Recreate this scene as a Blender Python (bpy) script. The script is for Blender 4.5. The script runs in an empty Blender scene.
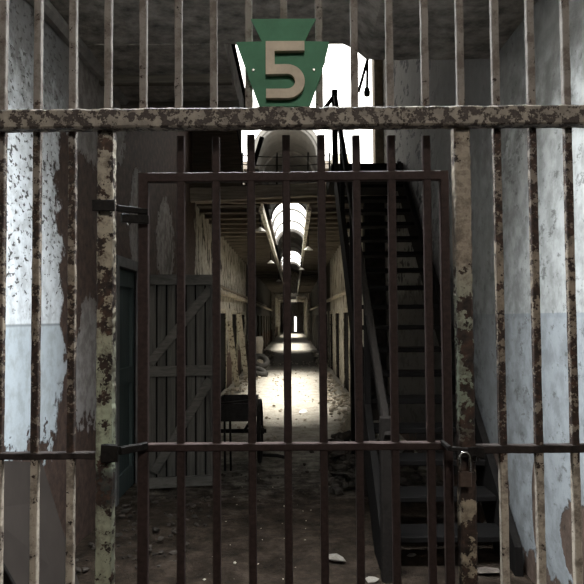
import bpy, math, random
from mathutils import Vector, Matrix, noise as mnoise

random.seed(5)
C = bpy.context.scene.collection
SC = bpy.context.scene

# ------------------------------------------------------------------ camera
F = 650.0                       # focal length in pixels of a 584 px frame
EYE = Vector((0, 0, 1.6))
PITCH = math.atan(26 / F)
YAW = math.atan(2 / F)
ROLL = math.radians(0.42)
cam = bpy.data.cameras.new('camera')
cam.sensor_width = 36
cam.sensor_fit = 'HORIZONTAL'
cam.lens = 36 * F / 584
cam.clip_start = 0.05
cam.clip_end = 400
cam_o = bpy.data.objects.new('camera', cam)
C.objects.link(cam_o)
cam_o.matrix_world = (Matrix.Translation(EYE) @ Matrix.Rotation(YAW, 4, 'Z')
                      @ Matrix.Rotation(math.pi / 2 + PITCH, 4, 'X') @ Matrix.Rotation(-ROLL, 4, 'Z'))
SC.camera = cam_o
CM = cam_o.matrix_world.to_3x3()


def at(px, py, Y):
    """point on the vertical plane at depth Y seen at a pixel of the photograph"""
    d = CM @ Vector(((px - 292) / F, (292 - py) / F, -1))
    return EYE + d * (Y / d.y)


def on_floor(px, py, z=0.0):
    d = CM @ Vector(((px - 292) / F, (292 - py) / F, -1))
    return EYE + d * ((z - EYE.z) / d.z)


# ------------------------------------------------------------------ mesh helpers
class MB:
    def __init__(self):
        self.v, self.f = [], []

    def add(self, verts, faces):
        b = len(self.v)
        self.v += [Vector(p) for p in verts]
        self.f += [tuple(b + i for i in q) for q in faces]
        return self

    def box(self, x0, x1, y0, y1, z0, z1):
        v = [(x, y, z) for z in (z0, z1) for y in (y0, y1) for x in (x0, x1)]
        return self.add(v, [(0, 2, 3, 1), (4, 5, 7, 6), (0, 1, 5, 4), (2, 6, 7, 3), (0, 4, 6, 2), (1, 3, 7, 5)])

    def loft(self, rings, cap=True, closed=False):
        n = len(rings[0])
        v = [p for r in rings for p in r]
        f = []
        m = len(rings)
        for i in range(m if closed else m - 1):
            for j in range(n):
                k = (j + 1) % n
                i2 = (i + 1) % m
                f.append((i * n + j, i * n + k, i2 * n + k, i2 * n + j))
        if cap and not closed:
            f.append(tuple(range(n))[::-1])
            f.append(tuple((m - 1) * n + j for j in range(n)))
        return self.add(v, f)

    def beam(self, p0, p1, w, d, ch=.002, seg=1, jit=0, ref=None, fr=30):
        """bar of rectangular section w (along u) by d (along v), chamfered, with an uneven surface"""
        p0, p1 = Vector(p0), Vector(p1)
        a = (p1 - p0).normalized()
        ref = Vector(ref) if ref else (Vector((0, 1, 0)) if abs(a.y) < .9 else Vector((0, 0, 1)))
        u = ref.cross(a).normalized()
        v = a.cross(u)
        hw, hd = w / 2, d / 2
        prof = [(-hw + ch, -hd), (hw - ch, -hd), (hw, -hd + ch), (hw, hd - ch), (hw - ch, hd), (-hw + ch, hd), (-hw, hd - ch), (-hw, -hd + ch)]
        rings = []
        for i in range(seg + 1):
            c = p0.lerp(p1, i / seg)
            r = []
            for (s, t) in prof:
                q = c + u * s + v * t
                if jit:
                    nv = mnoise.noise_vector(q * fr) + .5 * mnoise.noise_vector(q * fr * 2.3)
                    q = q + u * nv.x * jit + v * nv.y * jit
                r.append(q)
            rings.append(r)
        return self.loft(rings)

    def tube(self, pts, rad, n=10, closed=False):
        pts = [Vector(p) for p in pts]
        rings = []
        m = len(pts)
        u = None
        for i, p in enumerate(pts):
            a = (pts[(i + 1) % m] - pts[i - 1]) if closed else (pts[min(i + 1, m - 1)] - pts[max(i - 1, 0)])
            a.normalize()
            if u is None:
                u = a.cross(Vector((0.3, .2, 1)) if abs(a.z) < .9 else Vector((1, 0, 0))).normalized()
            else:
                u = (u - a * u.dot(a)).normalized()
            w = a.cross(u)
            r = rad[i] if isinstance(rad, (list, tuple)) else rad
            rings.append([p + (u * math.cos(2 * math.pi * j / n) + w * math.sin(2 * math.pi * j / n)) * r for j in range(n)])
        return self.loft(rings, cap=not closed, closed=closed)

    def lathe(self, prof, n=20, c=(0, 0, 0)):
        rings = [[Vector((c[0] + r * math.cos(2 * math.pi * j / n), c[1] + r * math.sin(2 * math.pi * j / n), c[2] + z)) for j in range(n)] for r, z in prof]
        return self.loft(rings)

    def prism(self, poly, y0, y1):
        """polygon in x,z given thickness along y"""
        n = len(poly)
        v = [(x, y0, z) for x, z in poly] + [(x, y1, z) for x, z in poly]
        f = [tuple(range(n)), tuple(range(n, 2 * n))[::-1]]
        f += [(i, n + i, n + (i + 1) % n, (i + 1) % n) for i in range(n)]
        return self.add(v, f)

    def chunk(self, c, s, flat=1.0, rnd=random):
        c = Vector(c)
        pts = []
        t = (1 + 5 ** .5) / 2
        base = [(-1, t, 0), (1, t, 0), (-1, -t, 0), (1, -t, 0), (0, -1, t), (0, 1, t), (0, -1, -t), (0, 1, -t), (t, 0, -1), (t, 0, 1), (-t, 0, -1), (-t, 0, 1)]
        R = Matrix.Rotation(rnd.uniform(0, 6.3), 3, 'Z') @ Matrix.Rotation(rnd.uniform(-.4, .4), 3, 'X')
        sx, sy = rnd.uniform(.7, 1.5), rnd.uniform(.6, 1.1)
        for b in base:
            p = Vector(b) / 1.9 * rnd.uniform(.7, 1.2)
            p = R @ Vector((p.x * sx, p.y * sy, p.z * flat))
            pts.append(c + p * s)
        f = [(0, 11, 5), (0, 5, 1), (0, 1, 7), (0, 7, 10), (0, 10, 11), (1, 5, 9), (5, 11, 4), (11, 10, 2), (10, 7, 6), (7, 1, 8), (3, 9, 4), (3, 4, 2), (3, 2, 6), (3, 6, 8), (3, 8, 9), (4, 9, 5), (2, 4, 11), (6, 2, 10), (8, 6, 7), (9, 8, 1)]
        return self.add(pts, f)

    def build(self, name, mat, parent=None, smooth=False, auto=False):
        me = bpy.data.meshes.new(name)
        me.from_pydata([tuple(p) for p in self.v], [], self.f)
        me.validate()
        me.update()
        import bmesh
        bm = bmesh.new()
        bm.from_mesh(me)
        bmesh.ops.recalc_face_normals(bm, faces=bm.faces)
        bm.to_mesh(me)
        bm.free()
        me.materials.append(mat)
        if smooth:
            for p in me.polygons:
                p.use_smooth = True
        o = bpy.data.objects.new(name, me)
        C.objects.link(o)
        if parent is not None:
            o.parent = parent
            o.matrix_parent_inverse = Matrix.Translation(-parent.location)
        return o


def tag(o, label, cat, group=None):
    o['label'] = label
    o['category'] = cat
    if group:
        o['group'] = group
    return o


def thing(name, label, cat, loc=(0, 0, 0), group=None):
    o = bpy.data.objects.new(name, None)
    C.objects.link(o)
    o.location = loc
    o.empty_display_size = .1
    return tag(o, label, cat, group)


def struct(name, mb, mat, parent=None, smooth=False):
    o = mb.build(name, mat, parent, smooth)
    o['kind'] = 'structure'
    return o


# ------------------------------------------------------------------ material helpers
class NT:
    def __init__(self, name, rough=.85, metal=0.0, spec=.3):
        self.m = bpy.data.materials.new(name)
        self.m.use_nodes = True
        self.t = self.m.node_tree
        self.b = self.t.nodes['Principled BSDF']
        self.b.inputs['Roughness'].default_value = rough
        self.b.inputs['Metallic'].default_value = metal
        self.b.inputs['Specular IOR Level'].default_value = spec
        self.geo = None

    def n(self, typ, **kw):
        x = self.t.nodes.new(typ)
        for k, v in kw.items():
            setattr(x, k, v)
        return x

    def put(self, sock, v):
        if isinstance(v, bpy.types.NodeSocket):
            self.t.links.new(v, sock)
        elif v is not None:
            if isinstance(v, (tuple, list)) and len(v) == 3 and sock.type == 'RGBA':
                v = (*v, 1)
            sock.default_value = v

    def pos(self):
        if self.geo is None:
            self.geo = self.n('ShaderNodeNewGeometry').outputs['Position']
        return self.geo

    def scaled(self, s, off=(0, 0, 0)):
        x = self.n('ShaderNodeMapping')
        self.put(x.inputs['Vector'], self.pos())
        x.inputs['Scale'].default_value = s
        x.inputs['Location'].default_value = off
        return x.outputs[0]

    def noise(self, scale, detail=6, rough=.6, vec=None, dist=0):
        x = self.n('ShaderNodeTexNoise')
        self.put(x.inputs['Vector'], vec if vec is not None else self.pos())
        x.inputs['Scale'].default_value = scale
        x.inputs['Detail'].default_value = detail
        x.inputs['Roughness'].default_value = rough
        x.inputs['Distortion'].default_value = dist
        return x.outputs['Fac']

    def math(self, op, a, b=None, c=None, clamp=False):
        x = self.n('ShaderNodeMath', operation=op, use_clamp=clamp)
        for i, v in enumerate((a, b, c)):
            self.put(x.inputs[i], v)
        return x.outputs[0]

    def step(self, v, lo, hi):
        x = self.n('ShaderNodeMapRange', interpolation_type='SMOOTHSTEP')
        self.put(x.inputs['Value'], v)
        self.put(x.inputs['From Min'], lo)
        self.put(x.inputs['From Max'], hi)
        return x.outputs[0]

    def mix(self, fac, a, b):
        x = self.n('ShaderNodeMix', data_type='RGBA')
        self.put(x.inputs[0], fac)
        self.put(x.inputs[6], a)
        self.put(x.inputs[7], b)
        return x.outputs[2]

    def ramp(self, fac, stops, const=False):
        x = self.n('ShaderNodeValToRGB')
        r = x.color_ramp
        if const:
            r.interpolation = 'CONSTANT'
        while len(r.elements) > 1:
            r.elements.remove(r.elements[-1])
        for i, (p, c) in enumerate(stops):
            e = r.elements[0] if i == 0 else r.elements.new(p)
            e.position = p
            e.color = (*c, 1) if isinstance(c, (tuple, list)) else (c, c, c, 1)
        self.put(x.inputs[0], fac)
        return x.outputs[0]

    def xyz(self):
        x = self.n('ShaderNodeSeparateXYZ')
        self.put(x.inputs[0], self.pos())
        return x.outputs

    def ell(self, a, b, ca, cb, ra, rb, nz, amp=.5):
        """1 inside a ragged ellipse in the coordinates a, b"""
        da = self.math('POWER', self.math('ABSOLUTE', self.math('MULTIPLY', self.math('SUBTRACT', a, ca), 1 / ra)), 2.0)
        db = self.math('POWER', self.math('ABSOLUTE', self.math('MULTIPLY', self.math('SUBTRACT', b, cb), 1 / rb)), 2.0)
        d = self.math('SQRT', self.math('ADD', da, db))
        d = self.math('MULTIPLY_ADD', self.math('SUBTRACT', nz, .5), 2 * amp, d)
        return self.step(d, 1.03, .97)

    def done(self, col, bump=None, strength=.5, dist=.01, rough=None):
        self.put(self.b.inputs['Base Color'], col)
        if rough is not None:
            self.put(self.b.inputs['Roughness'], rough)
        if bump is not None:
            x = self.n('ShaderNodeBump')
            x.inputs['Strength'].default_value = strength
            x.inputs['Distance'].default_value = dist
            self.put(x.inputs['Height'], bump)
            self.put(self.b.inputs['Normal'], x.outputs[0])
        return self.m


def m_plain(name, c, var=.3, scale=20, rough=.85, metal=0, bump=.3, stretch=None, dist=.004):
    t = NT(name, rough, metal, .12 if max(c) < .12 else .3)
    v = t.scaled(stretch) if stretch else None
    nz = t.noise(scale, 8, .65, v)
    lo = tuple(x * (1 - var) for x in c)
    hi = tuple(min(1, x * (1 + var)) for x in c)
    return t.done(t.ramp(nz, [(.3, lo), (.7, hi)]), nz, bump, dist)


def m_peel(name, paint, rust, scale=28, level=.5, soft=.02, paint2=None, spot=None):
    """chipped paint over rusty iron"""
    t = NT(name, .7)
    n1 = t.noise(scale, 8, .62)
    n2 = t.noise(scale * 4.5, 5, .6)
    h = t.math('MULTIPLY_ADD', n2, .25, t.math('MULTIPLY', n1, .78))
    fac = t.step(h, level - soft, level + soft)
    n3 = t.noise(scale * .6, 4)
    pc = t.ramp(n3, [(.35, paint), (.65, paint2 or tuple(x * .72 for x in paint))])
    rc = t.ramp(n2, [(.3, tuple(x * .45 for x in rust)), (.75, rust)])
    hh = t.math('MULTIPLY_ADD', n2, .35, fac)
    return t.done(t.mix(fac, rc, pc), hh, .6, .0025)


def m_post(name, bands, levels, seed=0.0, scale=30):
    """paint on a post whose colour and wear change with height; bands [(z, colour)], levels [(z, wear)]"""
    t = NT(name, .75)
    z = t.xyz()[2]
    zz = t.math('MULTIPLY', t.math('MULTIPLY_ADD', t.math('SUBTRACT', t.noise(9, 3), .5), .12, z), 1 / 2.6)
    v = t.scaled((1, 1, 1), (seed, seed, seed))
    n1 = t.noise(scale, 8, .62, v)
    n2 = t.noise(scale * 4.5, 5, .6, v)
    h = t.math('MULTIPLY_ADD', n2, .3, t.math('MULTIPLY', n1, .75))
    col = t.ramp(zz, [(a / 2.6, c) for a, c in bands])
    col = t.mix(t.math('MULTIPLY', n2, .35), col, tuple([.02, .02, .015]))
    col = t.mix(t.math('MULTIPLY', t.step(t.noise(17, 8, .72, v), .44, .62), .72), col, (.085, .062, .047))
    lev = t.ramp(zz, [(a / 2.6, c) for a, c in levels])
    fac = t.step(t.math('SUBTRACT', h, lev), -.015, .015)
    rc = t.ramp(t.noise(scale * 1.7, 5, .6, v), [(.3, (.012, .009, .007)), (.52, (.042, .026, .019)), (.7, (.085, .045, .029))])
    return t.done(t.mix(fac, rc, col), t.math('MULTIPLY_ADD', n2, .4, fac), .7, .003)


def m_wood(name, c, axis='z', var=.45, rough=.85):
    s = {'x': (.06, 1, 1), 'y': (1, .06, 1), 'z': (1, 1, .06)}[axis]
    t = NT(name, rough, 0, .06)
    n1 = t.noise(45, 6, .65, t.scaled(s), .6)
    n2 = t.noise(4, 4, .5)
    lo = tuple(x * (1 - var) for x in c)
    hi = tuple(min(1, x * (1 + var)) for x in c)
    col = t.ramp(n1, [(.3, lo), (.7, hi)])
    col = t.mix(t.math('MULTIPLY', n2, .5), col, tuple(x * .5 for x in c))
    return t.done(col, n1, .5, .004)


# ---- iron work
IRON_BAR = m_post('upper bar paint', [(0, (.54, .455, .36)), (1.10, (.54, .455, .36)), (1.16, (.28, .23, .18)), (1.7, (.34, .27, .20)), (2.2, (.25, .21, .175)), (2.35, (.24, .207, .18)), (2.6, (.26, .225, .195))],
                  [(0, .40), (1.10, .43), (1.16, .585), (1.55, .55), (1.75, .49), (1.95, .55), (2.25, .53), (2.34, .43), (2.6, .40)], 3.3, 30)
CROSS = m_peel('crossbar paint', (.32, .275, .22), (.085, .064, .053), 34, .515, .02, (.20, .17, .14))
RAIL = m_plain('dark rail iron', (.028, .021, .018), .5, 40, .6)
POST_L = m_post('left post paint',
                [(0, (.38, .37, .26)), (.96, (.38, .38, .27)), (.99, (.03, .035, .03)), (1.08, (.05, .055, .05)), (1.12, (.46, .50, .35)), (1.5, (.42, .41, .29)), (1.66, (.46, .39, .28)), (2.2, (.42, .36, .28)), (2.32, (.24, .19, .16))],
                [(0, .46), (.95, .47), (.99, .53), (1.09, .52), (1.13, .46), (1.5, .49), (1.60, .50), (1.70, .58), (1.78, .52), (1.83, .48), (2.15, .49), (2.22, .56), (2.35, .56)], 1.0, 21)
POST_R = m_post('right post paint',
                [(0, (.40, .33, .23)), (.99, (.42, .34, .24)), (1.2, (.10, .09, .07)), (1.3, (.26, .29, .21)), (1.5, (.32, .36, .27)), (1.74, (.37, .33, .25)), (1.8, (.37, .30, .225)), (2.2, (.38, .315, .24))],
                [(0, .58), (.90, .55), (.99, .50), (1.03, .62), (1.22, .60), (1.3, .55), (1.5, .53), (1.62, .53), (1.75, .49), (1.80, .38), (2.08, .39), (2.14, .52), (2.18, .46), (2.25, .40)], 7.0, 18)
GATE = m_plain('gate red oxide', (.034, .0215, .0185), .35, 55, .65, 0, .4, None, .002)
GATE_WORN = m_plain('gate hinge iron', (.014, .0115, .010), .5, 60, .6)
STEEL = m_plain('bright steel', (.62, .60, .58), .08, 60, .25, 1.0, .05)
BRASS = m_plain('brown lock body', (.10, .07, .055), .2, 60, .5, .4, .1)
GREEN = m_plain('sign green paint', (.048, .165, .084), .16, 14, .6, 0, .15, None, .002)
CREAM = m_plain('number cream paint', (.52, .43, .325), .18, 18, .65, 0, .15, None, .002)
SCREW = m_plain('screw steel', (.5, .48, .44), .1, 60, .4, .8, .1)


# ---- walls
def m_left_wall():
    t = NT('left wall plaster', .9)
    x, y, z = t.xyz()
    big = t.noise(2.2, 6, .6)
    mid = t.noise(9, 7, .65)
    fine = t.noise(38, 6, .65)
    up = t.mix(t.step(mid, .40, .64), (.80, .82, .84), (.56, .57, .575))
    low = t.mix(t.step(mid, .42, .66), (.52, .565, .595), (.41, .44, .45))
    pl = t.mix(t.step(t.math('MULTIPLY_ADD', t.math('SUBTRACT', fine, .5), .02, z), 1.57, 1.575), low, up)
    # a thin dark edge where the two paints meet
    edge = t.math('MULTIPLY', t.step(z, 1.555, 1.568), t.step(z, 1.582, 1.572))
    pl = t.mix(t.math('MULTIPLY', edge, .6), pl, (.16, .17, .17))
    # flecks where the paint has blistered off above the line
    fl = t.noise(34, 5, .6, t.scaled((1, .55, .9)))
    flm = t.math('MULTIPLY', t.step(t.math('MULTIPLY_ADD', big, .25, fl), .70, .74), t.step(z, 1.55, 1.75))
    pl = t.mix(flm, pl, (.10, .095, .09))
    # soot towards the vault, deepened to paint in the shade there
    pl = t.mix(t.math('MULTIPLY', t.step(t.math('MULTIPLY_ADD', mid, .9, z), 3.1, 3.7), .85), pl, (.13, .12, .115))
    # bare masonry farther in
    br = t.ramp(t.noise(14, 7, .7), [(.3, (.03, .019, .014)), (.55, (.075, .045, .033)), (.75, (.125, .08, .058))])
    rag = t.math('MULTIPLY_ADD', t.math('SUBTRACT', big, .5), .9, t.math('MULTIPLY', t.math('SUBTRACT', mid, .5), .35))
    yy = t.math('ADD', y, rag)
    bare = t.step(yy, 4.27, 4.33)
    # plaster that stayed on: lower strip, upper triangle
    keep = t.math('MAXIMUM', t.ell(y, z, 4.95, 1.15, .33, .62, mid, .5), t.ell(y, z, 5.0, 3.35, 1.0, .55, mid, .4))
    keep = t.math('MAXIMUM', keep, t.ell(y, z, 7.9, 2.5, .55, .55, mid, .6))
    keep = t.math('MAXIMUM', keep, t.ell(y, z, 6.5, 2.55, .35, .55, mid, .5))
    keep = t.math('MAXIMUM', keep, t.step(t.math('ADD', y, rag), 10.2, 10.3))
    bare = t.math('MULTIPLY', bare, t.math('SUBTRACT', 1.0, keep))
    # damage low down near the floor
    bare = t.math('MAXIMUM', bare, t.step(t.math('MULTIPLY_ADD', t.math('SUBTRACT', mid, .5), 1.2, z), .86, .80))
    # farther in the plaster is dun
    dun = t.ramp(mid, [(.3, (.27, .245, .205)), (.55, (.47, .44, .37)), (.75, (.60, .565, .485))])
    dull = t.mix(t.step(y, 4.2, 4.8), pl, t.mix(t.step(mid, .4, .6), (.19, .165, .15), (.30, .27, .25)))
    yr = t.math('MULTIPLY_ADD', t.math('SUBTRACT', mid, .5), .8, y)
    dun = t.mix(t.math('MULTIPLY', t.step(yr, 21.0, 21.4), t.step(yr, 45.0, 44.0)), dun, (.055, .050, .042))  # dim stretch of the corridor painted dark into the plaster
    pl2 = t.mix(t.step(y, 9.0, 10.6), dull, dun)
    st = t.noise(11, 6, .65, t.scaled((1, .5, .22)))
    gouge = t.math('MULTIPLY', t.step(t.math('MULTIPLY_ADD', big, .2, st), .635, .67), t.step(y, 7.0, 9.0))
    pl2 = t.mix(gouge, pl2, (.05, .04, .03))
    col = t.mix(bare, pl2, br)
    h = t.math('SUBTRACT', t.math('MULTIPLY', fine, .2), t.math('MAXIMUM', bare, t.math('MULTIPLY', flm, .4)))
    return t.done(col, h, .8, .012)


def m_right_wall():
    t = NT('right wall plaster', .85)
    x, y, z = t.xyz()
    big = t.noise(2.0, 6, .6)
    mid = t.noise(7, 7, .65)
    fine = t.noise(42, 6, .65)
    up = t.mix(t.step(mid, .36, .66), (.44, .44, .425), (.27, .27, .257))
    low = t.mix(t.step(mid, .38, .66), (.33, .345, .355), (.225, .235, .24))  # lower paint, darkened further to paint in weaker light below
    pl = t.mix(t.step(t.math('MULTIPLY_ADD', t.math('SUBTRACT', fine, .5), .015, z), 1.615, 1.62), low, up)
    edge = t.math('MULTIPLY', t.step(z, 1.585, 1.60), t.step(z, 1.622, 1.612))
    pl = t.mix(t.math('MULTIPLY', edge, .35), pl, (.2, .23, .25))
    fl = t.noise(17, 7, .7, t.scaled((1, .6, 1)))
    flm = t.math('MULTIPLY', t.step(t.math('MULTIPLY_ADD', big, .35, fl), .74, .84), .75)
    pl = t.mix(flm, pl, (.10, .10, .09))
    # falloff of light farther in, painted as a darker tone
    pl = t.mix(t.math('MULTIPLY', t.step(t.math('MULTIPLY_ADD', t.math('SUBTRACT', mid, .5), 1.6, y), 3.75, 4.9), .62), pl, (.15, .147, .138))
    pl = t.mix(t.math('MULTIPLY', t.step(t.math('MULTIPLY_ADD', mid, .9, z), 3.0, 3.6), .65), pl, (.12, .115, .105))  # darkening towards the vault painted in to tame the rooflight
    # long dark peelings beside the stair, below the vault
    st = t.noise(9, 7, .65, t.scaled((1, .35, .7)))
    pk = t.math('MULTIPLY', t.step(t.math('MULTIPLY_ADD', big, .3, st), .70, .73), t.step(y, 6.0, 7.4))
    pl = t.mix(pk, pl, (.035, .035, .035))
    pl = t.mix(t.math('MULTIPLY', t.math('MULTIPLY', t.step(t.math('MULTIPLY_ADD', t.math('SUBTRACT', mid, .5), 1.5, y), 5.0, 5.6), t.step(t.math('MULTIPLY_ADD', t.math('SUBTRACT', mid, .5), .8, z), 2.15, 1.8)), .85), pl, (.035, .031, .028))  # lower wall near-black from the stair inward
    br = t.ramp(t.noise(15, 7, .7), [(.3, (.05, .034, .025)), (.6, (.13, .088, .066)), (.75, (.17, .12, .09))])
    bare = t.ell(y, z, 3.97, .47, .07, .27, mid, .3)
    bare = t.math('MAXIMUM', bare, t.ell(y, z, 3.36, .42, .26, .22, mid, .45))
    bare = t.math('MAXIMUM', bare, t.ell(y, z, 4.75, .30, .30, .36, mid, .4))
    bare = t.math('MAXIMUM', bare, t.step(t.math('MULTIPLY_ADD', t.math('SUBTRACT', mid, .5), .9, z), .16, .12))
    col = t.mix(bare, pl, br)
    h = t.math('SUBTRACT', t.math('MULTIPLY', fine, .2), t.math('MAXIMUM', bare, t.math('MULTIPLY', pk, .6)))
    return t.done(col, h, .8, .012)


def m_corridor():
    t = NT('corridor plaster', .9)
    x, y, z = t.xyz()
    mid = t.noise(5, 7, .65)
    st = t.noise(10, 6, .65, t.scaled((1, .5, .22)))
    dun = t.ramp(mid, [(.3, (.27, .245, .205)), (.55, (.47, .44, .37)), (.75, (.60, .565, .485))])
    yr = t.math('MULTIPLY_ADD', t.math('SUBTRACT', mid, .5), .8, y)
    dun = t.mix(t.math('MULTIPLY', t.step(yr, 20.0, 20.4), t.step(yr, 45.0, 44.0)), dun, (.055, .050, .042))  # the right side's dim stretch, likewise put into the colour
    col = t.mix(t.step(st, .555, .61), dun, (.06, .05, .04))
    return t.done(col, mid, .7, .01)


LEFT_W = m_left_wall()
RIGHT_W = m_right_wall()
CORR_W = m_corridor()


def m_floor():
    t = NT('dirt floor', .95, 0, .05)
    x, y, z = t.xyz()
    n1 = t.noise(4.5, 10, .74)
    n2 = t.noise(22, 8, .7)
    n3 = t.noise(60, 4, .6)
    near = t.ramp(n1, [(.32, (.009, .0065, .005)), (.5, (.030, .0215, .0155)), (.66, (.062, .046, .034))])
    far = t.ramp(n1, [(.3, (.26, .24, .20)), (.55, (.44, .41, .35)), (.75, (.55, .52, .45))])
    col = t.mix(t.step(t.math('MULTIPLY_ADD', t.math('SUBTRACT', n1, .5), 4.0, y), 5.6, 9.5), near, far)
    shade_band = t.math('MULTIPLY', t.step(t.math('MULTIPLY_ADD', n1, 3, y), 21.5, 24), t.step(t.math('MULTIPLY_ADD', n1, 3, y), 35, 33))  # dim stretch between rooflights painted darker into the floor
    col = t.mix(t.math('MULTIPLY', shade_band, .8), col, (.06, .054, .045))
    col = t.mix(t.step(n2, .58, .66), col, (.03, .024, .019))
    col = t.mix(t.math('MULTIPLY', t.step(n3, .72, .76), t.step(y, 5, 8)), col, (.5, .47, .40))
    return t.done(col, t.math('MULTIPLY_ADD', n3, .4, n2), 1.0, .03)


FLOOR = m_floor()
CEIL = m_plain('sooty vault plaster', (.23, .205, .18), .7, 7, .95, 0, .8, None, .03)
DARKWOOD = m_wood('dark stair timber', (.0085, .0075, .007), 'x')
DARKWOOD_Z = m_wood('dark post timber', (.012, .0105, .0095), 'z')
RAILWOOD = m_wood('handrail timber', (.017, .014, .012), 'y')
BOARD = m_wood('gallery boards', (.125, .108, .088), 'x')
JOIST = m_wood('gallery joists', (.21, .185, .15), 'x')
BARN = m_wood('grey door timber', (.085, .080, .070), 'z', .35)
BARN_H = m_wood('grey door ledges', (.105, .098, .086), 'x', .35)
GDOOR = m_wood('green door timber', (.055, .072, .070), 'z', .25)
WHITE_BEAM = m_peel('flaking white beam', (.82, .78, .66), (.16, .13, .09), 9, .46, .03)
VAULT = m_plain('barrel vault plaster', (.16, .155, .145), .25, 2.5, .9, 0, .5, None, .03)
IRON_DARK = m_plain('black iron', (.015, .013, .012), .4, 30, .6)
PANEL = m_plain('grey sheet', (.036, .0285, .024), .2, 4, .8, 0, .2)
PALE = m_plain('pale plaster piece', (.46, .42, .36), .2, 20, .9, 0, .6)
PLANK = m_wood('pale plank', (.34, .29, .22), 'z', .3)
SHADE = m_plain('white enamel', (.72, .70, .64), .1, 20, .35, 0, .1)
RUBBLE = m_plain('rubble', (.10, .082, .068), .7, 9, .95, 0, .6)
RUBBLE_D = m_plain('dark rubble', (.04, .033, .027), .6, 9, .95, 0, .6)
RUBBER = m_plain('grey rubber', (.055, .052, .047), .4, 20, .8, 0, .3)
HUBW = m_plain('hub plaster', (.5, .48, .45), .2, 3, .9, 0, .3)

# ------------------------------------------------------------------ setting
XL, XR, XC = -1.56, 1.45, 1.13          # left wall, stair-hall right wall, corridor right wall
YEND = 78.0

# floor: an uneven surface
ys = [-4 + .5 * i for i in range(12)] + [2 + .09 * i for i in range(112)] + [12.1 + .3 * i for i in range(40)] + [24 + 2.7 * i for i in range(21)]
xs = [-2.6 + .085 * i for i in range(62)]
xs = [-3.6] + xs + [3.6]
mb = MB()
vv = []
for y in ys:
    for x in xs:
        q = Vector((x * 1.3, y * 1.3, 0))
        h = .022 * mnoise.fractal(q * 2.2, 1.0, 2.0, 4) if y > 2.4 else 0
        vv.append((x, y, h - .012 if y > 2.4 else 0))
nx = len(xs)
ff = [(j * nx + i, j * nx + i + 1, (j + 1) * nx + i + 1, (j + 1) * nx + i) for j in range(len(ys) - 1) for i in range(nx - 1)]
mb.add(vv, ff)
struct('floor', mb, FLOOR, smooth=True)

DOORS = [13.5, 16.3, 19.1] + [21.9 + 2.8 * i for i in range(19)]
DW, DH = 1.30, 1.72


def wall_with_doors(x0, x1, y0, y1, ztop, doors, dh):
    m = MB()
    cur = y0
    for (d, w) in doors:
        m.box(x0, x1, cur, d, -.1, ztop)
        m.box(x0, x1, d, d + w, dh, ztop)
        cur = d + w
    m.box(x0, x1, cur, y1, -.1, ztop)
    return m


# left wall (entrance to roof), with a side door close to the gate and the cell doors beyond
SIDE = (5.70, .70)
left = MB()
left.box(XL - .4, XL, 2.3, SIDE[0], -.1, 6.3)
left.box(XL - .4, XL, SIDE[0], SIDE[0] + SIDE[1], 2.08, 6.3)
left.box(XL - .4, XL, SIDE[0] + SIDE[1], 11, -.1, 6.3)
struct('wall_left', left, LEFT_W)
lc = wall_with_doors(XL - .4, XL, 11, YEND, 4.2, [(d, DW) for d in DOORS], DH)
lc.box(XL - .4, XL, 11, 18.5, 4.2, 5.4)
lc.box(XL - .4, XL, 18.5, YEND, 4.2, 6.3)
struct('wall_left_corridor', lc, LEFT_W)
m = MB().box(XL - 1.4, XL - 1.3, 4, YEND, -.1, 4)
m.box(XL - 1.4, XL - .3, 4, 4.1, -.1, 4).box(XL - 1.4, XL - .3, 4, YEND, 3.0, 3.1)
struct('wall_left_cells', m, CEIL)
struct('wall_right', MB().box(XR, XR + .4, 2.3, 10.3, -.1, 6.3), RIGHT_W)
m = MB().box(XR - .135, XR + .4, 10.3, 10.6, 3.6, 6.3)
struct('trim_1', m, m_plain('brown jamb', (.26, .22, .17), .4, 12, .9, 0, .4))
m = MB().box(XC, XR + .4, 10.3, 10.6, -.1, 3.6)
struct('wall_right_return', m, m_plain('dark return wall', (.035, .031, .028), .7, 9, .95, 0, .6))  # return wall in one dark mottled tone
rc = wall_with_doors(XC, XC + .5, 10.6, YEND, 3.9, [(d, DW) for d in DOORS], DH)
rc.box(XC, XC + .5, 18.5, YEND, 3.9, 6.3)
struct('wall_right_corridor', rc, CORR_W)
m = MB().box(XC + 1.3, XC + 1.4, 10, YEND, -.1, 4).box(XC + .45, XC + 1.4, 10, YEND, 3.0, 3.1)
m.box(XC + .4, XC + 1.4, 10.5, 10.6, -.1, 4)
struct('wall_right_cells', m, CEIL)
# far end with a slit of daylight at its door
m = MB().box(-3.2, .02, YEND, YEND + .4, -.1, 7.5).box(.27, 2.8, YEND, YEND + .4, -.1, 7.5).box(.02, .27, YEND, YEND + .4, 1.75, 7.5)
struct('wall_far_end', m, CORR_W)

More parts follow.
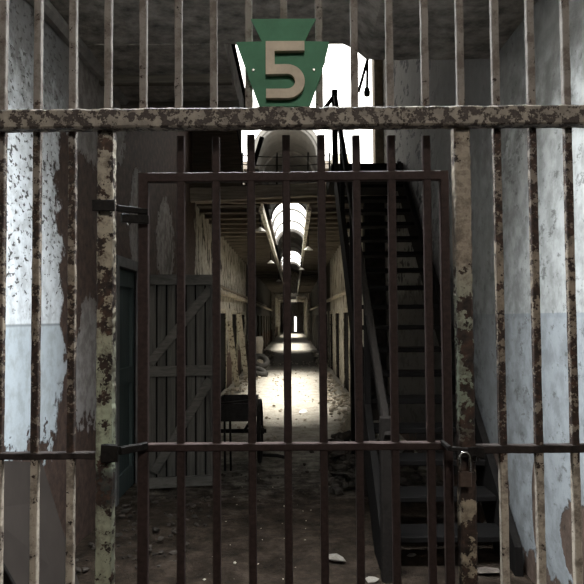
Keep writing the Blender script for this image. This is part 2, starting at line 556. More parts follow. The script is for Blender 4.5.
# vault over the entrance, its edge broken and lower on the right
m = MB()
n = 36
edge_lo, edge_hi, back_lo = [], [], []
RLA, RLB = 2.46, 3.25                  # rooflight between the entrance arch and the vault
for i in range(n + 1):
    x = XL + (XR - XL) * i / n
    z = 3.58 if x < .40 else (3.58 - .125 * min(1, (x - .40) / .14))
    z += .012 * mnoise.noise(Vector((x * 6, 0, 1)))
    edge_lo.append((x, 4.62 + .02 * mnoise.noise(Vector((x * 7, 3, 1))), z))
    back_lo.append((x, RLB, z))
    edge_hi.append((x, 4.62, 3.86))
b_hi = [(x, RLB, 3.86) for x, _, _ in edge_hi]
for i in range(n):
    for A, B in ((back_lo, edge_lo), (edge_lo, edge_hi), (edge_hi, b_hi), (b_hi, back_lo)):
        m.add([A[i], A[i + 1], B[i + 1], B[i]], [(0, 1, 2, 3)])
struct('ceiling', m, CEIL)
m = MB()
m.box(XL, -.49, 4.6, 6.45, 3.57, 3.8)
struct('ceiling_left', m, CEIL)
for k, (yy, xx) in enumerate(((5.2, -.49), (5.85, -.49))):
    struct('beam_%d' % (k + 1), MB().beam((XL, yy, 3.55), (xx, yy, 3.55), .10, .07, .006, 8, .004), BOARD)
# plaster cove where the left wall meets the vault
struct('trim_2', MB().beam((XL + .03, 3.26, 3.5), (XL + .03, 6.6, 3.62), .10, .10, .03, 20, .006), m_plain('cove plaster', (.2, .185, .17), .3, 8))
m = MB().box(XL - .2, XR + .2, RLA - .1, RLA, 3.28, 4.3).box(XL - .2, XR + .2, RLB, RLB + .1, 3.86, 4.3)
m.box(XL, -.78, RLA, RLB, 3.62, 4.3).box(.70, XR, RLA, RLB, 3.62, 4.3)
struct('trim_7', m, HUBW)
# roof above
struct('roof', MB().box(-2.0, 2.0, 2.0, 11.0, 6.3, 6.6), CEIL)
# hub room in which the photographer stands
m = MB()
m.box(-3.9, XL, 2.0, 2.35, -.1, 6.3).box(XR, 3.9, 2.0, 2.35, -.1, 6.3).box(XL, XR, 2.0, 2.45, 3.28, 6.3)
struct('wall_hub_front', m, HUBW)
struct('wall_hub_left', MB().box(-3.9, -3.5, -4.2, 2.0, -.1, 6.3), HUBW)
struct('wall_hub_right', MB().box(3.5, 3.9, -4.2, 2.0, -.1, 6.3), HUBW)
m = MB().box(-3.9, 3.9, -4.4, -4.0, -.1, 4.0).box(-3.9, 3.9, -4.4, -4.0, 5.7, 6.3).box(-3.9, -1.0, -4.4, -4.0, 4.0, 5.7).box(1.8, 3.9, -4.4, -4.0, 4.0, 5.7)
struct('wall_hub_back', m, HUBW)
struct('ceiling_hub', MB().box(-3.9, 3.9, -4.4, 2.0, 6.3, 6.6), HUBW)

# galleries on both sides of the corridor and the landing that joins them
SL, SR = -.53, .26                      # the slot between the galleries
GZ = 3.42


def gallery(name, x0, x1):
    o = struct(name, MB().box(x0, x1, 10.4, YEND, GZ, 3.6), BOARD)
    y = 10.75
    while y < 46:
        struct('joist', MB().beam((x0, y, GZ - .035), (x1, y, GZ - .035), .07, .075, .004), JOIST, o)
        y += .62 if y < 24 else 1.6
    return o


gallery('ceiling_gallery_left', XL, SL)
gallery('ceiling_gallery_right', SR, XC)
struct('beam_3', MB().beam((SL, 10.5, GZ - .01), (SL, 60, GZ - .01), .13, .07, .01, 120, .006, (1, 0, 0), 3), WHITE_BEAM)
struct('beam_4', MB().beam((SR, 10.5, GZ - .01), (SR, 60, GZ - .01), .13, .07, .01, 120, .006, (1, 0, 0), 3), WHITE_BEAM)
m = MB().box(XL, XR, 9.75, 10.4, 3.52, 3.62)
land = struct('ceiling_landing', m, BOARD)
struct('beam_5', MB().beam((XL, 9.80, 3.47), (.62, 9.80, 3.55), .20, .12, .01, 40, .01, (0, 1, 0), 4), m_wood('header beam', (.42, .37, .30), 'x'))
struct('beam_6', MB().beam((XL, 10.36, 3.53), (XC, 10.36, 3.53), .17, .12, .01, 40, .01, (0, 1, 0), 4), m_wood('pale header beam', (.36, .31, .25), 'x'))
struct('wall_upper_left', MB().box(XL, -.80, 9.95, 10.05, 3.62, 4.95), BOARD)

# barrel over the upper tier: closed lengths between rooflights
BX, BR, BZ = -.17, .92, 6.3


def barrel(name, y0, y1, ribs=True):
    m = MB()
    k = 18
    o_, i_ = [], []
    for j in range(k + 1):
        a = math.pi * j / k
        i_.append((BX + BR * math.cos(a), BZ + BR * math.sin(a)))
        o_.append((BX + (BR + .12) * math.cos(a), BZ + (BR + .12) * math.sin(a)))
    poly = i_ + o_[::-1]
    for j in range(k):
        q = [i_[j], i_[j + 1], o_[j + 1], o_[j]]
        m.prism(q, y0, y1)
    return struct(name, m, VAULT)


def rib(y, parent=None):
    pts = [(BX + (BR - .03) * math.cos(math.pi * j / 20), y, BZ + (BR - .03) * math.sin(math.pi * j / 20)) for j in range(21)]
    m = MB().tube(pts, .055, 8)
    return m


roofs = [(18.6, 31.0), (41.5, 54.5), (66, YEND)]
for i, (a, b) in enumerate(roofs):
    o = barrel(['ceiling_vault_front', 'ceiling_vault_middle', 'ceiling_vault_rear'][i], a, b)
    y = a + .1
    while y < b:
        struct('rib', rib(y), VAULT, o)
        y += 3.0
for (a, b) in ((31.0, 41.5), (54.5, 66)):
    y = a + 2.2
    while y < b - 1:
        struct('trim_%d' % (10 + int(y)), rib(y), VAULT)
        y += 4.0
struct('roof_left', MB().box(-2.0, BX - BR - .0, 20.3, YEND, 6.3, 6.55), CEIL)
struct('roof_right', MB().box(BX + BR, 1.7, 20.3, YEND, 6.3, 6.55), CEIL)

# ledges on the corridor walls
struct('trim_3', MB().beam((XL + .06, 10.6, 2.14), (XL + .06, 52, 2.14), .12, .10, .02, 160, .02, (0, 0, 1), 5), m_plain('ledge plaster', (.34, .295, .225), .5, 8, .9, 0, .5))
struct('trim_4', MB().beam((XC - .05, 10.8, 2.14), (XC - .05, 52, 2.14), .10, .08, .02, 160, .018, (0, 0, 1), 5), m_plain('ledge plaster pale', (.38, .335, .26), .5, 8, .9, 0, .5))
# pale frames round the nearest cell doors
FRAME = m_peel('cell frame paint', (.56, .51, .40), (.13, .10, .07), 14, .46, .03)
k = 5
for (x, s) in ((XL, 1), (XC, -1)):
    for d in DOORS[:5]:
        m = MB()
        m.box(min(x - .02 * s, x + .010 * s), max(x - .02 * s, x + .010 * s), d - .09, d, 0, DH + .08)
        m.box(min(x - .02 * s, x + .010 * s), max(x - .02 * s, x + .010 * s), d + DW, d + DW + .09, 0, DH + .08)
        m.box(min(x - .02 * s, x + .010 * s), max(x - .02 * s, x + .010 * s), d, d + DW, DH, DH + .09)
        struct('trim_%d' % (200 + k), m, FRAME)
        k += 1

for i_ in range(5):
    for x, sg in ((XL, -1), (XC, 1)):
        xa, xb = sorted((x + .014 * sg, x + .07 * sg))
        dn = struct('door_%d' % (10 + i_ * 2 + (sg > 0)), MB().box(xa, xb, DOORS[i_] + .01, DOORS[i_] + DW - .01, .02, DH - .01), DARKWOOD_Z)
        xa, xb = sorted((x + .0 * sg, x + .014 * sg))
        for zz in (.35, 1.3):
            struct('ledge', MB().box(xa, xb, DOORS[i_] + .02, DOORS[i_] + DW - .02, zz, zz + .1), DARKWOOD, dn)
for i_, yy in enumerate((46.0, 62.0)):
    m = MB().box(XL, XL + .20, yy, yy + .3, 0, GZ - .3).box(XC - .20, XC, yy, yy + .3, 0, GZ - .3).box(XL, XC, yy, yy + .3, GZ - .3, GZ - .06)
    struct('trim_%d' % (300 + i_), m, CORR_W)

# green side door set in the left wall near the gate
dm = MB().box(XL - .07, XL - .03, SIDE[0] + .03, SIDE[0] + SIDE[1] - .03, 0.01, 2.05)
door = struct('door_1', dm, GDOOR)
m = MB()
for (a, b, c, d) in ((.03, .13, .01, 2.05), (SIDE[1] - .13, SIDE[1] - .03, .01, 2.05), (.13, SIDE[1] - .13, 1.9, 2.05), (.13, SIDE[1] - .13, 1.0, 1.15), (.13, SIDE[1] - .13, .01, .2)):
    m.box(XL - .03, XL - .005, SIDE[0] + a, SIDE[0] + b, c, d)
struct('door_panel_frame', m, GDOOR, door)
m = MB().box(XL - .1, XL + .03, SIDE[0] + SIDE[1], SIDE[0] + SIDE[1] + .1, 0, 2.16).box(XL - .1, XL + .03, SIDE[0] - .08, SIDE[0], 0, 2.16).box(XL - .1, XL + .03, SIDE[0], SIDE[0] + SIDE[1], 2.07, 2.16)
struct('trim_6', m, m_plain('grey door frame', (.12, .115, .11), .3, 10))

# ------------------------------------------------------------------ the fixed grille
GY = 2.20
X0 = at(3.6, 50, GY).x
SP = (at(565.0, 50, GY).x - X0) / 16
ZC = at(292, 118.3, GY - .035).z           # crossbar centre
ZL = at(292, 449, GY).z                    # low rail of the side panels
grille = thing('iron_grille', 'fixed iron grille of peeling cream bars with a heavy crossbar and two posts', 'grille', (0, GY, 0))
ZTOP = 3.27
PXL, PXR = at(106.5, 140, GY).x, at(460.7, 140, GY).x
for kk in range(-3, 20):
    x = X0 + SP * kk
    if x < XL + .02 or x > XR - .02:
        continue
    side = kk <= 2 or kk >= 14
    z0 = .0 if side else ZC
    mb = MB().beam((x, GY, z0), (x, GY, ZTOP), .0245, .027, .003, 90 if side else 40, .0014, (0, 1, 0), 45)
    mb.build('bar', IRON_BAR, grille)
MB().beam((XL + .005, GY - .030, ZC), (XR - .005, GY - .030, ZC), .066, .055, .006, 160, .0036, (0, 1, 0), 26).build('crossbar', CROSS, grille)
for x, mt in ((PXL, POST_L), (PXR, POST_R)):
    p = MB().beam((x, GY + .005, 0), (x, GY + .005, ZC - .03), .053, .056, .006, 150, .0028, (0, 1, 0), 40).build('post', mt, grille)
    p['label'] = 'cream and green flaking post' if x < 0 else 'cream post rusted brown below the padlock'
MB().beam((XL + .005, GY, ZL - .016), (PXL - .02, GY, ZL - .016), .022, .034, .003, 40, .0016, (0, 1, 0)).build('low_rail', RAIL, grille)
MB().beam((PXR + .02, GY, ZL - .003), (XR - .005, GY, ZL - .003), .027, .034, .003, 40, .0016, (0, 1, 0)).build('low_rail', RAIL, grille)

# ------------------------------------------------------------------ the gate
TY = 2.265
gate = thing('barred_gate', 'dark red-brown barred iron gate, shut, under the crossbar', 'gate', (0, TY, 0))
GL, GR = at(143.5, 300, TY).x, at(445.5, 300, TY).x
zt, zr = at(292, 177, TY).z, at(292, 446, TY).z
ztip = at(292, 136, TY).z
for x, w in ((GL, .036), (GR, .030)):
    MB().beam((x, TY, .06), (x, TY, zt + .016), w, .03, .003, 60, .001, (0, 1, 0)).build('stile', GATE, gate)
MB().beam((GL + .01, TY, zt), (GR - .01, TY, zt), .033, .030, .003, 40, .001, (0, 1, 0)).build('top_rail', GATE, gate)
MB().beam((GL + .01, TY - .004, zr), (GR - .01, TY - .004, zr), .026, .034, .003, 40, .001, (0, 1, 0)).build('middle_rail', GATE, gate)
MB().beam((GL + .01, TY, .09), (GR - .01, TY, .09), .033, .030, .003, 40, .001, (0, 1, 0)).build('bottom_rail', GATE, gate)
for kk in range(8):
    x = at(181 + 35.35 * kk, 300, TY).x
    dz = [0, -.005, .004, 0, 0, -.002, -.004, -.006][kk]
    MB().beam((x, TY, .06), (x, TY, ztip + dz), .027, .027, .004, 60, .0013, (0, 1, 0), 40).build('bar', GATE, gate)
# hinges
m = MB()
a, b = at(98, 206, GY - .03), at(133, 206, GY - .03)
m.beam((PXL - .034, GY - .040, a.z), (PXL + .040, GY - .040, a.z), .038, .012, .002, 1, 0, (0, 1, 0))
m.beam((PXL + .046, GY - .034, a.z - .008), (GL + .015, TY - .02, a.z - .008), .020, .016, .002, 6, .001, (0, 1, 0))
m.beam((PXL + .052, GY + .0, a.z - .036), (GL + .02, TY - .02, a.z - .036), .030, .018, .002, 6, .001, (0, 1, 0))
h1 = m.build('hinge', GATE_WORN, gate)
MB().lathe([(0, -.007), (.005, -.005), (.007, 0), (.005, .005), (0, .007)], 10, (at(129, 223, TY - .03).x, TY - .03, at(129, 223, TY - .03).z)).build('rivet', STEEL, h1, True)
m = MB()
zb = at(292, 446, GY).z
m.beam((PXL + .0, GY - .045, zb - .01), (PXL + .056, GY - .045, zb - .012), .06, .014, .004, 6, .004, (0, 1, 0))
m.beam((PXL + .058, GY - .036, zb - .005), (GL + .015, TY - .02, zb - .005), .026, .02, .003, 6, .0015, (0, 1, 0))
m.build('hinge', GATE_WORN, gate)
# latch at the padlock
m = MB()
pr = at(459, 440, GY - .04)
m.beam((GR - .022, TY - .01, zr + .012), (GR - .022, GY - .052, zr + .012), .014, .014, .002, 4, .001, (0, 0, 1))
m.beam((GR - .028, GY - .046, zr + .012), (PXR - .02, GY - .046, zr + .006), .014, .014, .002, 8, .002, (0, 1, 0))
m.beam((PXR - .045, GY - .045, zr - .002), (PXR + .045, GY - .045, zr - .004), .034, .010, .003, 8, .004, (0, 1, 0))
m.tube([(PXR + .012 + .011 * math.cos(t), GY - .055 , zr - .022 + .011 * math.sin(t)) for t in [i * math.pi / 6 for i in range(12)]], .003, 6, True)
m.build('latch', GATE_WORN, gate)

# padlock
c = at(465.0, 478, GY - .058)
pad = thing('padlock', 'padlock with a bright steel shackle hanging on the right post', 'padlock', (c.x, c.y, c.z - .025))
w2 = .0165
m = MB()
m.beam((c.x, c.y, c.z - .026), (c.x, c.y, c.z + .020), .042, .020, .004, 3, 0, (0, 1, 0))
m.build('body', BRASS, pad)
pts = [(c.x - w2, c.y, c.z + .012), (c.x - w2, c.y, c.z + .062)] + [(c.x - w2 * math.cos(t), c.y, c.z + .066 + w2 * math.sin(t)) for t in [i * math.pi / 8 for i in range(9)]] + [(c.x + w2, c.y, c.z + .062), (c.x + w2, c.y, c.z + .012)]
MB().tube(pts, .0042, 10).build('shackle', STEEL, pad, True)

# ------------------------------------------------------------------ keystone sign
KY = GY - .034


def pz(px, py, Y=KY):
    q = at(px, py, Y)
    return (q.x, q.z)


sign = thing('keystone_sign', 'green keystone-shaped sign with a raised cream figure 5 on the crossbar', 'sign', (at(285, 108, KY).x, KY, at(285, 108, KY).z))
poly = [pz(*p) for p in ((259.5, 108.5), (309.6, 108.3), (318.2, 83), (322.5, 71.5), (322, 69), (325.2, 62), (325.5, 58), (328.6, 45.5), (328.9, 42.4), (304.6, 42.0), (310.5, 29.5), (316, 19.4), (251, 19.8), (262, 42.2), (236.2, 42.8))]
zmin = ZC + .0392
poly = [(x, max(z, zmin)) for x, z in poly]
plate = MB().prism(poly, KY - .007, KY + .007).build('plate', GREEN, sign)
x0, x1, xs_ = 265.8, 304.4, 274.6
fig = [(x0, 42.2), (x1, 42.0), (x1, 51.4), (xs_, 51.8), (xs_, 65.2), (285, 65.0)]
cx, cy = 287.0, 82.0


def arc(r, ry, a0, a1, n):
    return [(cx + r * math.cos(math.radians(a0 + (a1 - a0) * i / n)), cy - ry * math.sin(math.radians(a0 + (a1 - a0) * i / n))) for i in range(n + 1)]


fig += arc(17.8, 16.9, 90, -90, 18)
fig += [(x0 + .4, 98.9), (x0 + .4, 89.6), (285, 89.5)]
fig += arc(8.2, 7.4, -90, 90, 12)
fig += [(285, 74.7), (x0, 75.2)]
poly = [pz(px, py, KY - .02) for px, py in fig]
num = MB().prism(poly, KY - .029, KY - .0065).build('number', CREAM, sign)
num['label'] = 'raised cream figure 5'
for px, py in ((253.4, 70.3), (313.9, 70.0)):
    q = at(px, py, KY - .007)
    m = MB().tube([(q.x, q.y + .001, q.z), (q.x, q.y - .003, q.z), (q.x, q.y - .005, q.z)], [.0048, .0048, .003], 12)
    m.build('screw', SCREW, sign)

# ------------------------------------------------------------------ staircase
st = thing('staircase', 'steep dark open wooden staircase with a handrail along the right wall', 'staircase', (.95, 4.2, 0))
SXL, SXR = .60, 1.36
rise, run, Y0 = .191, .234, 4.24
N = 19
for kk in range(18):
    z = rise * (kk + 1)
    y = Y0 + run * kk
    MB().beam((SXL, y + .13, z - .02), (SXR, y + .13, z - .02), .04, .27, .006, 14, .004, (0, 1, 0), 9).build('tread', DARKWOOD, st)
for x in (SXL - .035, SXR + .03):
    ya, yb = Y0 - .12, Y0 + run * 18
    za, zb_ = -.02, rise * 18.45
    m = MB()
    hi, lo = .12, -.27
    q = [(ya, za + .0), (ya, za + .18), (yb, zb_ + hi), (yb, zb_ + lo), (ya + .42, -.02)]
    v = [(x - .025, a, b) for a, b in q] + [(x + .025, a, b) for a, b in q]
    m.add(v, [(0, 1, 2, 3, 4), (9, 8, 7, 6, 5)] + [(i, (i + 1) % 5, 5 + (i + 1) % 5, 5 + i) for i in range(5)])
    m.build('stringer', DARKWOOD_Z, st)
HX = SXL - .03


def stair_z(y):
    return rise * ((y - Y0) / run + 1)


MB().beam((HX, 4.02, stair_z(4.02) + .84), (HX, 8.55, stair_z(8.55) + .82), .085, .05, .008, 40, .004, (1, 0, 0)).build('handrail', RAILWOOD, st)
MB().beam((HX, 4.06, -.01), (HX, 4.06, .98), .09, .09, .008, 12, .004, (0, 1, 0)).build('newel', RAILWOOD, st)
for y in (5.1, 6.3, 7.5):
    MB().beam((HX, y, stair_z(y) - .1), (HX, y, stair_z(y) + .80), .05, .05, .004, 6, .002, (0, 1, 0)).build('baluster', DARKWOOD_Z, st)
MB().beam((HX, 8.7, 3.45), (HX, 8.7, 4.68), .075, .075, .006, 10, .003, (0, 1, 0)).build('newel', DARKWOOD_Z, st)
pb, pe = at(322, 112, 8.7), at(335, 95, 8.7)
MB().beam(pb, pe, .05, .05, .004, 4, .003, (0, 1, 0)).build('rail_end', DARKWOOD_Z, st)
# slab at the stairhead
MB().box(.5, XR - .01, 8.45, 9.78, 3.45, 3.62).build('landing', DARKWOOD, st)
# prop post under the stair
MB().beam((.64, 6.9, 0), (.64, 6.9, stair_z(6.9) - .28), .10, .10, .008, 10, .005, (0, 1, 0)).build('support', DARKWOOD_Z, st)
MB().beam((.60, 5.9, 0), (.62, 6.0, stair_z(5.9) - .25), .12, .05, .008, 10, .005, (0, 1, 0)).build('support', RAILWOOD, st)

# gallery railing of cables on the landing
rl = thing('gallery_railing', 'thin cable railing along the upper landing behind the sign', 'railing', (-.3, 9.8, 3.62))
for x in (-.78, -.25, .22, .55):
    MB().beam((x, 9.82, 3.6), (x + .01, 9.82, 4.12), .025, .025, .002, 3, .002, (0, 1, 0)).build('post', IRON_DARK, rl)
for z in (4.08, 3.95, 3.82):
    MB().tube([(-.8 + 1.38 * i / 12, 9.82, z - .03 * math.sin(math.pi * i / 12) + .01 * mnoise.noise(Vector((i * .7, z * 9, 0)))) for i in range(13)], .008, 6).build('cable', IRON_DARK, rl)
# lumber stacked up there
q = at(262, 150, 10.1)
tag(MB().beam((at(247, 150, 9.9).x, 9.9, 3.63), at(262, 137, 9.95), .07, .03, .004, 4, .004, (0, 1, 0)).build('broken_board', DARKWOOD_Z), 'short broken board sticking up behind the sign, left of the stair', 'board')
p0 = at(247.5, 114, 9.2)
tag(MB().beam(p0, at(222.5, 2, 9.2), .09, .07, .006, 10, .004, (0, 1, 0)).build('hanging_timber', DARKWOOD_Z), 'dark slanting timber hanging in the bright roof opening left of the sign', 'timber')
tag(MB().tube([at(214, 5, 8.6), at(219, 62, 8.6), at(226, 92, 8.6), at(235, 120, 8.6), at(241, 150, 8.6), at(243, 178, 8.6)], .012, 6).build('hanging_cable', IRON_DARK), 'loose cable sagging below the slanting timber left of the sign', 'cable')
m_ = thing('hanging_lamp', 'dark lamp hanging on a rod in the bright opening right of the sign', 'lamp', at(366, 90, 9.9))
MB().tube([at(367.5, 5, 9.9), at(367.5, 60, 9.9), at(367, 90, 9.9)], .02, 8).build('rod', IRON_DARK, m_)
a = at(367, 92, 9.9)
MB().lathe([(0, .08), (.03, .07), (.05, .0), (.045, -.06), (0, -.08)], 14, a).build('lamp_head', IRON_DARK, m_, True)
MB().tube([at(358.5, 92, 9.9), at(368, 58, 9.9)], .022, 8).build('stay', DARKWOOD_Z, m_)

# ------------------------------------------------------------------ leaning plank door
a, b = on_floor(146.5, 490), on_floor(214.5, 488)

b = Vector((b.x, a.y + .12, 0))
dl = thing('plank_door', 'grey ledged and braced plank door standing open behind the gate', 'door', (a.x, a.y, 0))
W = (b - a).length
R = Matrix.Rotation(math.atan2(b.y - a.y, b.x - a.x), 3, 'Z')
H = at(180, 274, a.y).z


def dp(u, v, d=0):
    return a + R @ Vector((u * W, d, v * H))


def dbeam(u0, v0, u1, v1, w, d, off, name, mat):
    MB().beam(dp(u0, v0, off), dp(u1, v1, off), w, d, .004, 8, .002, R @ Vector((0, 1, 0))).build(name, mat, dl)


npl = 7
pm = MB()
for i in range(npl):
    u = (i + .5) / npl
    pm.beam(dp(u, .005, .03), dp(u, .985, .03), W / npl - .016, .024, .004, 10, .002, R @ Vector((0, 1, 0)))
pm.build('planks', BARN, dl)
MB().beam(dp(.5, .01, .053), dp(.5, .98, .053), W - .02, .016, .002, 2, 0, R @ Vector((0, 1, 0))).build('backing', DARKWOOD_Z, dl)
for v in (.975, .545, .03):
    dbeam(0, v, 1, v, .10, .03, 0, 'ledge', BARN_H)
dbeam(.05, .585, .93, .93, .085, .028, .002, 'brace', BARN_H)
dbeam(.10, .08, .93, .50, .085, .028, .002, 'brace', BARN_H)
dbeam(.965, .01, .965, .99, .05, .032, .002, 'edge_stile', BARN)

# ------------------------------------------------------------------ handcart
CY = 7.25
cb = on_floor(240, 463)
cx0, cx1 = at(213, 430, CY).x, at(260, 430, CY).x
cart = thing('handcart', 'dark two-wheeled iron handcart parked beside the plank door', 'cart', ((cx0 + cx1) / 2, CY, 0))
zc = .355
for x in (cx0, cx1):
    w = MB().tube([(x, CY + .335 * math.cos(t), zc + .335 * math.sin(t)) for t in [i * math.pi / 16 for i in range(32)]], .02, 8, True)
    w.tube([(x - .045, CY, zc), (x + .045, CY, zc)], .035, 12)
    for s in range(5):
        t = s * math.pi / 5
        w.tube([(x, CY - .33 * math.cos(t), zc - .33 * math.sin(t)), (x, CY + .33 * math.cos(t), zc + .33 * math.sin(t))], .010, 6)
    w.build('wheel', IRON_DARK, cart, True)
MB().tube([(cx0 - .06, CY, zc), (cx1 + .07, CY, zc)], .024, 10).build('axle', IRON_DARK, cart, True)
zb0, zb1 = at(240, 421.5, CY - .4).z, at(240, 403.5, CY - .4).z
m = MB()
bx0, bx1 = cx0 + .06, cx1 - .035
by0, by1 = CY - .40, CY + .40
for (x0_, x1_, y0_, y1_, z0_, z1_) in ((bx0, bx1, by0, by0 + .02, zb0, zb1), (bx0, bx1, by1 - .02, by1, zb0, zb1), (bx0, bx0 + .02, by0 + .02, by1 - .02, zb0, zb1), (bx1 - .02, bx1, by0 + .02, by1 - .02, zb0, zb1), (bx0 + .02, bx1 - .02, by0 + .02, by1 - .02, zb0, zb0 + .02)):
    m.box(x0_, x1_, y0_, y1_, z0_, z1_)
m.build('tray', IRON_DARK, cart)
MB().tube([(bx0 - .02, by0, zb1 - .01), (bx1 - .01, by0, zb1 + .035)], .012, 8).build('rim_rod', IRON_DARK, cart, True)
for x in (bx0 + .10, bx0 + .16):
    MB().tube([(x, by0 + .1, zb0 + .01), (x + .01, by0 + .05, .0)], .012, 8).build('leg', IRON_DARK, cart, True)
for s in (1, -1):
    MB().tube([(bx1 - .03, CY + .25 * s, zb0 + .01), (bx1 - .14, CY + .05 * s, zc)], .014, 8).build('strut', IRON_DARK, cart, True)
p0, p1 = on_floor(263, 455, .05), on_floor(292, 459, .02)
tag(MB().tube([p0, p0.lerp(p1, .5) + Vector((0, 0, .015)), p1], .02, 8).build('iron_bar', IRON_DARK, None, True), 'dark iron bar lying on the floor right of the handcart wheel', 'bar')

# ------------------------------------------------------------------ loose things in the corridor
p = on_floor(256.5, 371.5)
sk = MB().lathe([(.0, 0), (.14, .01), (.15, .3), (.13, .65), (.16, .9), (.12, 1.06), (0, 1.03)], 14, (p.x + .06, p.y, -.01))
for v in sk.v:
    v += mnoise.noise_vector(v * 4) * .03
tag(sk.build('sack', PALE, None, True), 'pale upright sack against the left wall of the corridor', 'sack')
for i, (px, py, zz, tl, lab) in enumerate(((258.5, 377, .13, .0, 'lower of two grey tyres piled before the pale sack'), (260.5, 374, .36, .5, 'upper tilted grey tyre leaning on the pile before the pale sack'))):
    p = on_floor(px, py)
    ring = []
    for j in range(28):
        t = 2 * math.pi * j / 28
        q = Vector((.19 * math.cos(t), .19 * math.sin(t), 0))
        q = Matrix.Rotation(tl + .25, 3, 'X') @ Matrix.Rotation(.3, 3, 'Y') @ q
        ring.append(Vector((p.x, p.y + .1, zz)) + q)
    tag(MB().tube(ring, .085, 10, True).build('tyre', RUBBER, None, True), lab, 'tyre', 'tyres piled in the corridor')
p0, p1 = on_floor(343.5, 439), on_floor(354.5, 424)
tag(MB().beam(p0 + Vector((0, 0, .10)), at(355, 412, p0.y + .2), .10, .025, .003, 4, .002, (0, 1, 0)).build('plank', PLANK), 'short pale plank lying on the rubble at the right of the corridor', 'plank')
# white boards leaning by the cell doors
tag(MB().beam((XL + .24, 17.75, 0), (XL + .05, 17.7, 1.75), .14, .03, .003, 4, .002, (0, 1, 0)).build('leaning_board', FRAME), 'pale narrow board leaning between the second and third cell doors on the left', 'board', 'boards leaning by the left cell doors')
tag(MB().beam((XL + .22, 15.25, 0), (XL + .04, 15.15, 1.55), .12, .03, .003, 4, .002, (0, 1, 0)).build('leaning_board', FRAME), 'pale narrow board leaning between the first and second cell doors on the left', 'board', 'boards leaning by the left cell doors')

# lamp shades under the gallery edges
labs = ['nearest white cone lamp under the left gallery edge', 'second white cone lamp under the left gallery edge', 'third white cone lamp under the left gallery edge',
        'nearest white cone lamp under the right gallery edge', 'second white cone lamp under the right gallery edge']
for lab, (x, y, z) in zip(labs, ((SL - .03, 10.9, 3.06), (SL - .08, 17.2, 3.06), (SL - .08, 26, 3.08), (SR + .05, 13.9, 3.06), (SR - .02, 20.0, 3.08))):
    o = thing('cone_lamp', lab, 'lamp', (x, y, z), 'cone lamps under the gallery edges')
    MB().lathe([(.010, .075), (.018, .07), (.10, .0), (.105, -.006), (.095, -.004), (.012, .06)], 18, (x, y, z)).build('lamp_shade', SHADE, o, True)
    MB().tube([(x, y, z + .07), (x, y, z + .30)], .012, 8).build('stem', IRON_DARK, o, True)
    MB().lathe([(0, .05), (.02, .045), (.028, .015), (.018, -.01), (0, -.018)], 10, (x, y, z)).build('bulb', SHADE, o, True)

# grey sheet against the left wall
pn = MB()
q = [(-1.50, 2.62, 1.05), (-1.50, 3.84, .76), (-1.30, 3.93, 0), (-1.30, 2.55, 0)]
nrm = Vector((.97, 0, .25)) * .018
v = [Vector(p) for p in q] + [Vector(p) + nrm for p in q]
pn.add(v, [(0, 1, 2, 3), (7, 6, 5, 4)] + [(i, (i + 1) % 4, 4 + (i + 1) % 4, 4 + i) for i in range(4)])
tag(pn.build('metal_sheet', PANEL), 'plain dark grey sheet leaning on the foot of the white left wall', 'sheet')
tag(MB().beam((-1.08, 3.0, 0), (-1.36, 2.72, .80), .06, .02, .003, 3, .001, (0, 1, 0)).build('shade_strip', DARKWOOD_Z), 'thin dark strip standing in for the shadow by the grey sheet at left', 'shade_strip')  # dark strip added where only shadow lies beside the sheet

# crumpled paper and plaster pieces on the near floor
rr = random.Random(11)
SCRAP = m_plain('dusty paper', (.17, .15, .125), .3, 30, .95, 0, .5)


def flake(px, py, s, name, label, cat, mat=PALE, flat=.25):
    p = on_floor(px, py)
    o = MB().chunk((p.x, p.y, s * flat * .45), s, flat, rr).build(name, mat)
    tag(o, label, cat)


flake(336, 560, .055, 'paper_scrap', 'pale crumpled scrap on the floor before the foot of the stair', 'scrap', SCRAP, .5)
flake(372, 580, .04, 'plaster_flake', 'pale plaster flake beside the bottom newel of the stair', 'plaster', SCRAP)
flake(487, 572, .09, 'plaster_lump', 'grey plaster lump on the floor behind the right post', 'plaster', RUBBLE)
flake(495, 532, .16, 'plaster_slab', 'flat grey plaster slab at the foot of the right wall behind the bars', 'plaster', RUBBLE)
flake(412, 556, .05, 'stone', 'small pale stone in front of the bottom stair tread', 'stone', SCRAP)
flake(303, 412, .10, 'white_fragment', 'small white fragment in the sunlit middle of the corridor floor', 'fragment', SHADE)

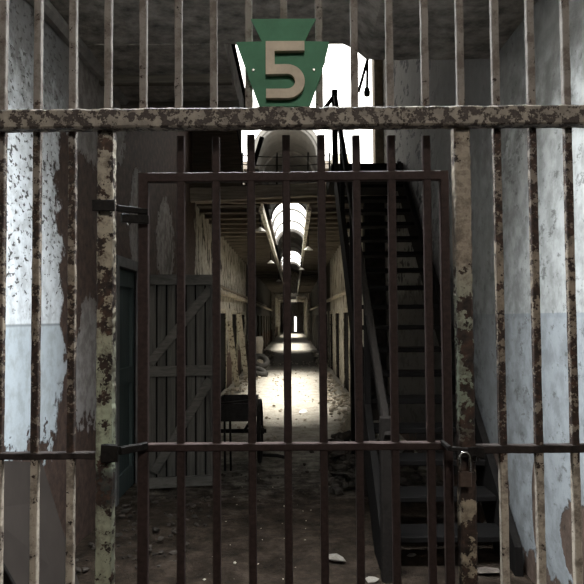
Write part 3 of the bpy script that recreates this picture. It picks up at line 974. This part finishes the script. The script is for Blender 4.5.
# rubble nobody could count
KEEP = []
for o in list(C.objects):
    if o.parent is None and o.get('category') in ('scrap', 'plaster', 'stone', 'fragment', 'sack', 'tyre', 'plank', 'board', 'bar') and o.type == 'MESH':
        vs = [v.co for v in o.data.vertices]
        if min(v.z for v in vs) < .5:
            cx_, cy_ = sum(v.x for v in vs) / len(vs), sum(v.y for v in vs) / len(vs)
            KEEP.append((cx_, cy_, max(((v.x - cx_) ** 2 + (v.y - cy_) ** 2) ** .5 for v in vs)))
KEEP += [(.64, 6.9, .11), (.61, 5.95, .12), ((cx0 + cx1) / 2, CY, .52)]
KEEP += [(a.x + (b.x - a.x) * i / 6, a.y + .06, .12) for i in range(7)]
def rubble(name, mat, spots, label):
    m = MB()
    for (xa, xb, ya, yb, cnt, s0, s1, hh) in spots:
        for _ in range(cnt):
            x, y = rr.uniform(xa, xb), rr.uniform(ya, yb)
            s = rr.uniform(s0, s1) * rr.uniform(.4, 1)
            if any((x - a) ** 2 + (y - b) ** 2 < (c_ + s * 1.3) ** 2 for a, b, c_ in KEEP):
                continue
            if .42 - s < x and 3.9 - s * 1.3 < y < 5.75:
                continue
            lim = XR if y < 10.3 else XC
            if x > lim - s * 1.6 or x < XL + s * 1.6:
                continue
            e = max(0, 1 - abs((x - (xa + xb) / 2) / ((xb - xa) / 2 + 1e-6)) ** 2) * max(0, 1 - abs((y - (ya + yb) / 2) / ((yb - ya) / 2)) ** 2)
            m.chunk((x, y, s * .25 + rr.random() * hh * e), s, rr.uniform(.35, .8), rr)
    o = m.build(name, mat)
    o['kind'] = 'stuff'
    o['label'] = label
    o['category'] = 'rubble'


rubble('dark_rubble', RUBBLE_D, [(.34, .66, 5.9, 8.2, 330, .03, .11, .30), (.6, 1.4, 6.3, 8.2, 120, .03, .10, .2), (-1.5, -.7, 6.3, 7.2, 90, .02, .07, .08), (1.38, 1.44, 4.4, 5.4, 30, .04, .11, .1), (.7, 1.4, 3.7, 4.3, 40, .01, .04, .02), (-1.5, -.7, 4.2, 5.9, 160, .01, .035, .02), (-.66, .32, 6.0, 8.3, 60, .01, .04, .01)],
       'dark broken rubble heaped below the stair and along the wall feet')
rubble('pale_rubble', m_plain('pale rubble', (.34, .30, .24), .6, 7, .95, 0, .6), [(.6, 1.12, 8.4, 16, 330, .02, .075, .16), (.8, 1.12, 16, 30, 120, .04, .14, .1), (-1.55, -1.1, 9, 17, 120, .03, .10, .08), (-1.5, -.9, 17, 32, 110, .04, .14, .1), (-1.2, .9, 8.6, 24, 260, .015, .05, .005), (-.62, .28, 3.6, 7.5, 60, .005, .014, .002)],
       'pale plaster rubble strewn over the corridor floor')

# pipes on the left ledge
tag(MB().tube([(XL + .09, 10.9 + .4 * i, 2.24 + .02 * mnoise.noise(Vector((i * .6, 0, 0)))) for i in range(60)], .03, 8).build('wall_pipe', m_plain('pipe', (.2, .17, .13), .4, 10), None, True), 'long pipe lying along the ledge on the left corridor wall', 'pipe')

# ------------------------------------------------------------------ light
w = bpy.data.worlds.new('sky')
SC.world = w
w.use_nodes = True
bg = w.node_tree.nodes['Background']
bg.inputs[0].default_value = (1.0, .985, .94, 1)
bg.inputs[1].default_value = 4.0


def light(name, typ, loc, target=None, rot=None, energy=1, color=(1, 1, 1), **kw):
    l = bpy.data.lights.new(name, typ)
    l.energy = energy
    l.color = color
    for k_, v_ in kw.items():
        setattr(l, k_, v_)
    o = bpy.data.objects.new(name, l)
    C.objects.link(o)
    o.location = loc
    if target is not None:
        o.rotation_euler = (Vector(target) - Vector(loc)).to_track_quat('-Z', 'Y').to_euler()
    return o


light('hazy_sun', 'SUN', (0, 15, 20), (-.1, 15.3, 0), energy=26, color=(1, .965, .89), angle=math.radians(28))
light('rooflight_daylight', 'AREA', (-.05, (RLA + RLB) / 2, 4.28), (-.05, (RLA + RLB) / 2, 0), energy=250, color=(.88, .95, 1.0), shape='RECTANGLE', size=1.35, size_y=.74, spread=math.radians(115))
light('hub_added_fill', 'AREA', (.4, -4.25, 4.85), (.1, 3.0, 1.6), energy=20, color=(.86, .94, 1.0), shape='RECTANGLE', size=2.4, size_y=1.5)  # unseen window light added behind the camera as soft fill
light('hub_added_spot', 'SPOT', (.55, -3.6, 5.3), (0, 4.0, 1.2), energy=480, color=(1.0, .95, .88), shadow_soft_size=.07, spot_size=math.radians(50), spot_blend=.6)  # unseen spot added behind the camera to throw the bars' shadows

SC.view_settings.view_transform = 'Standard'
SC.view_settings.look = 'None'
SC.view_settings.exposure = 0
SC.view_settings.gamma = 1
SC.view_settings.use_curve_mapping = False
SC.cycles.use_denoising = True
SC.cycles.max_bounces = 8
SC.cycles.diffuse_bounces = 5
SC.cycles.sample_clamp_indirect = 6
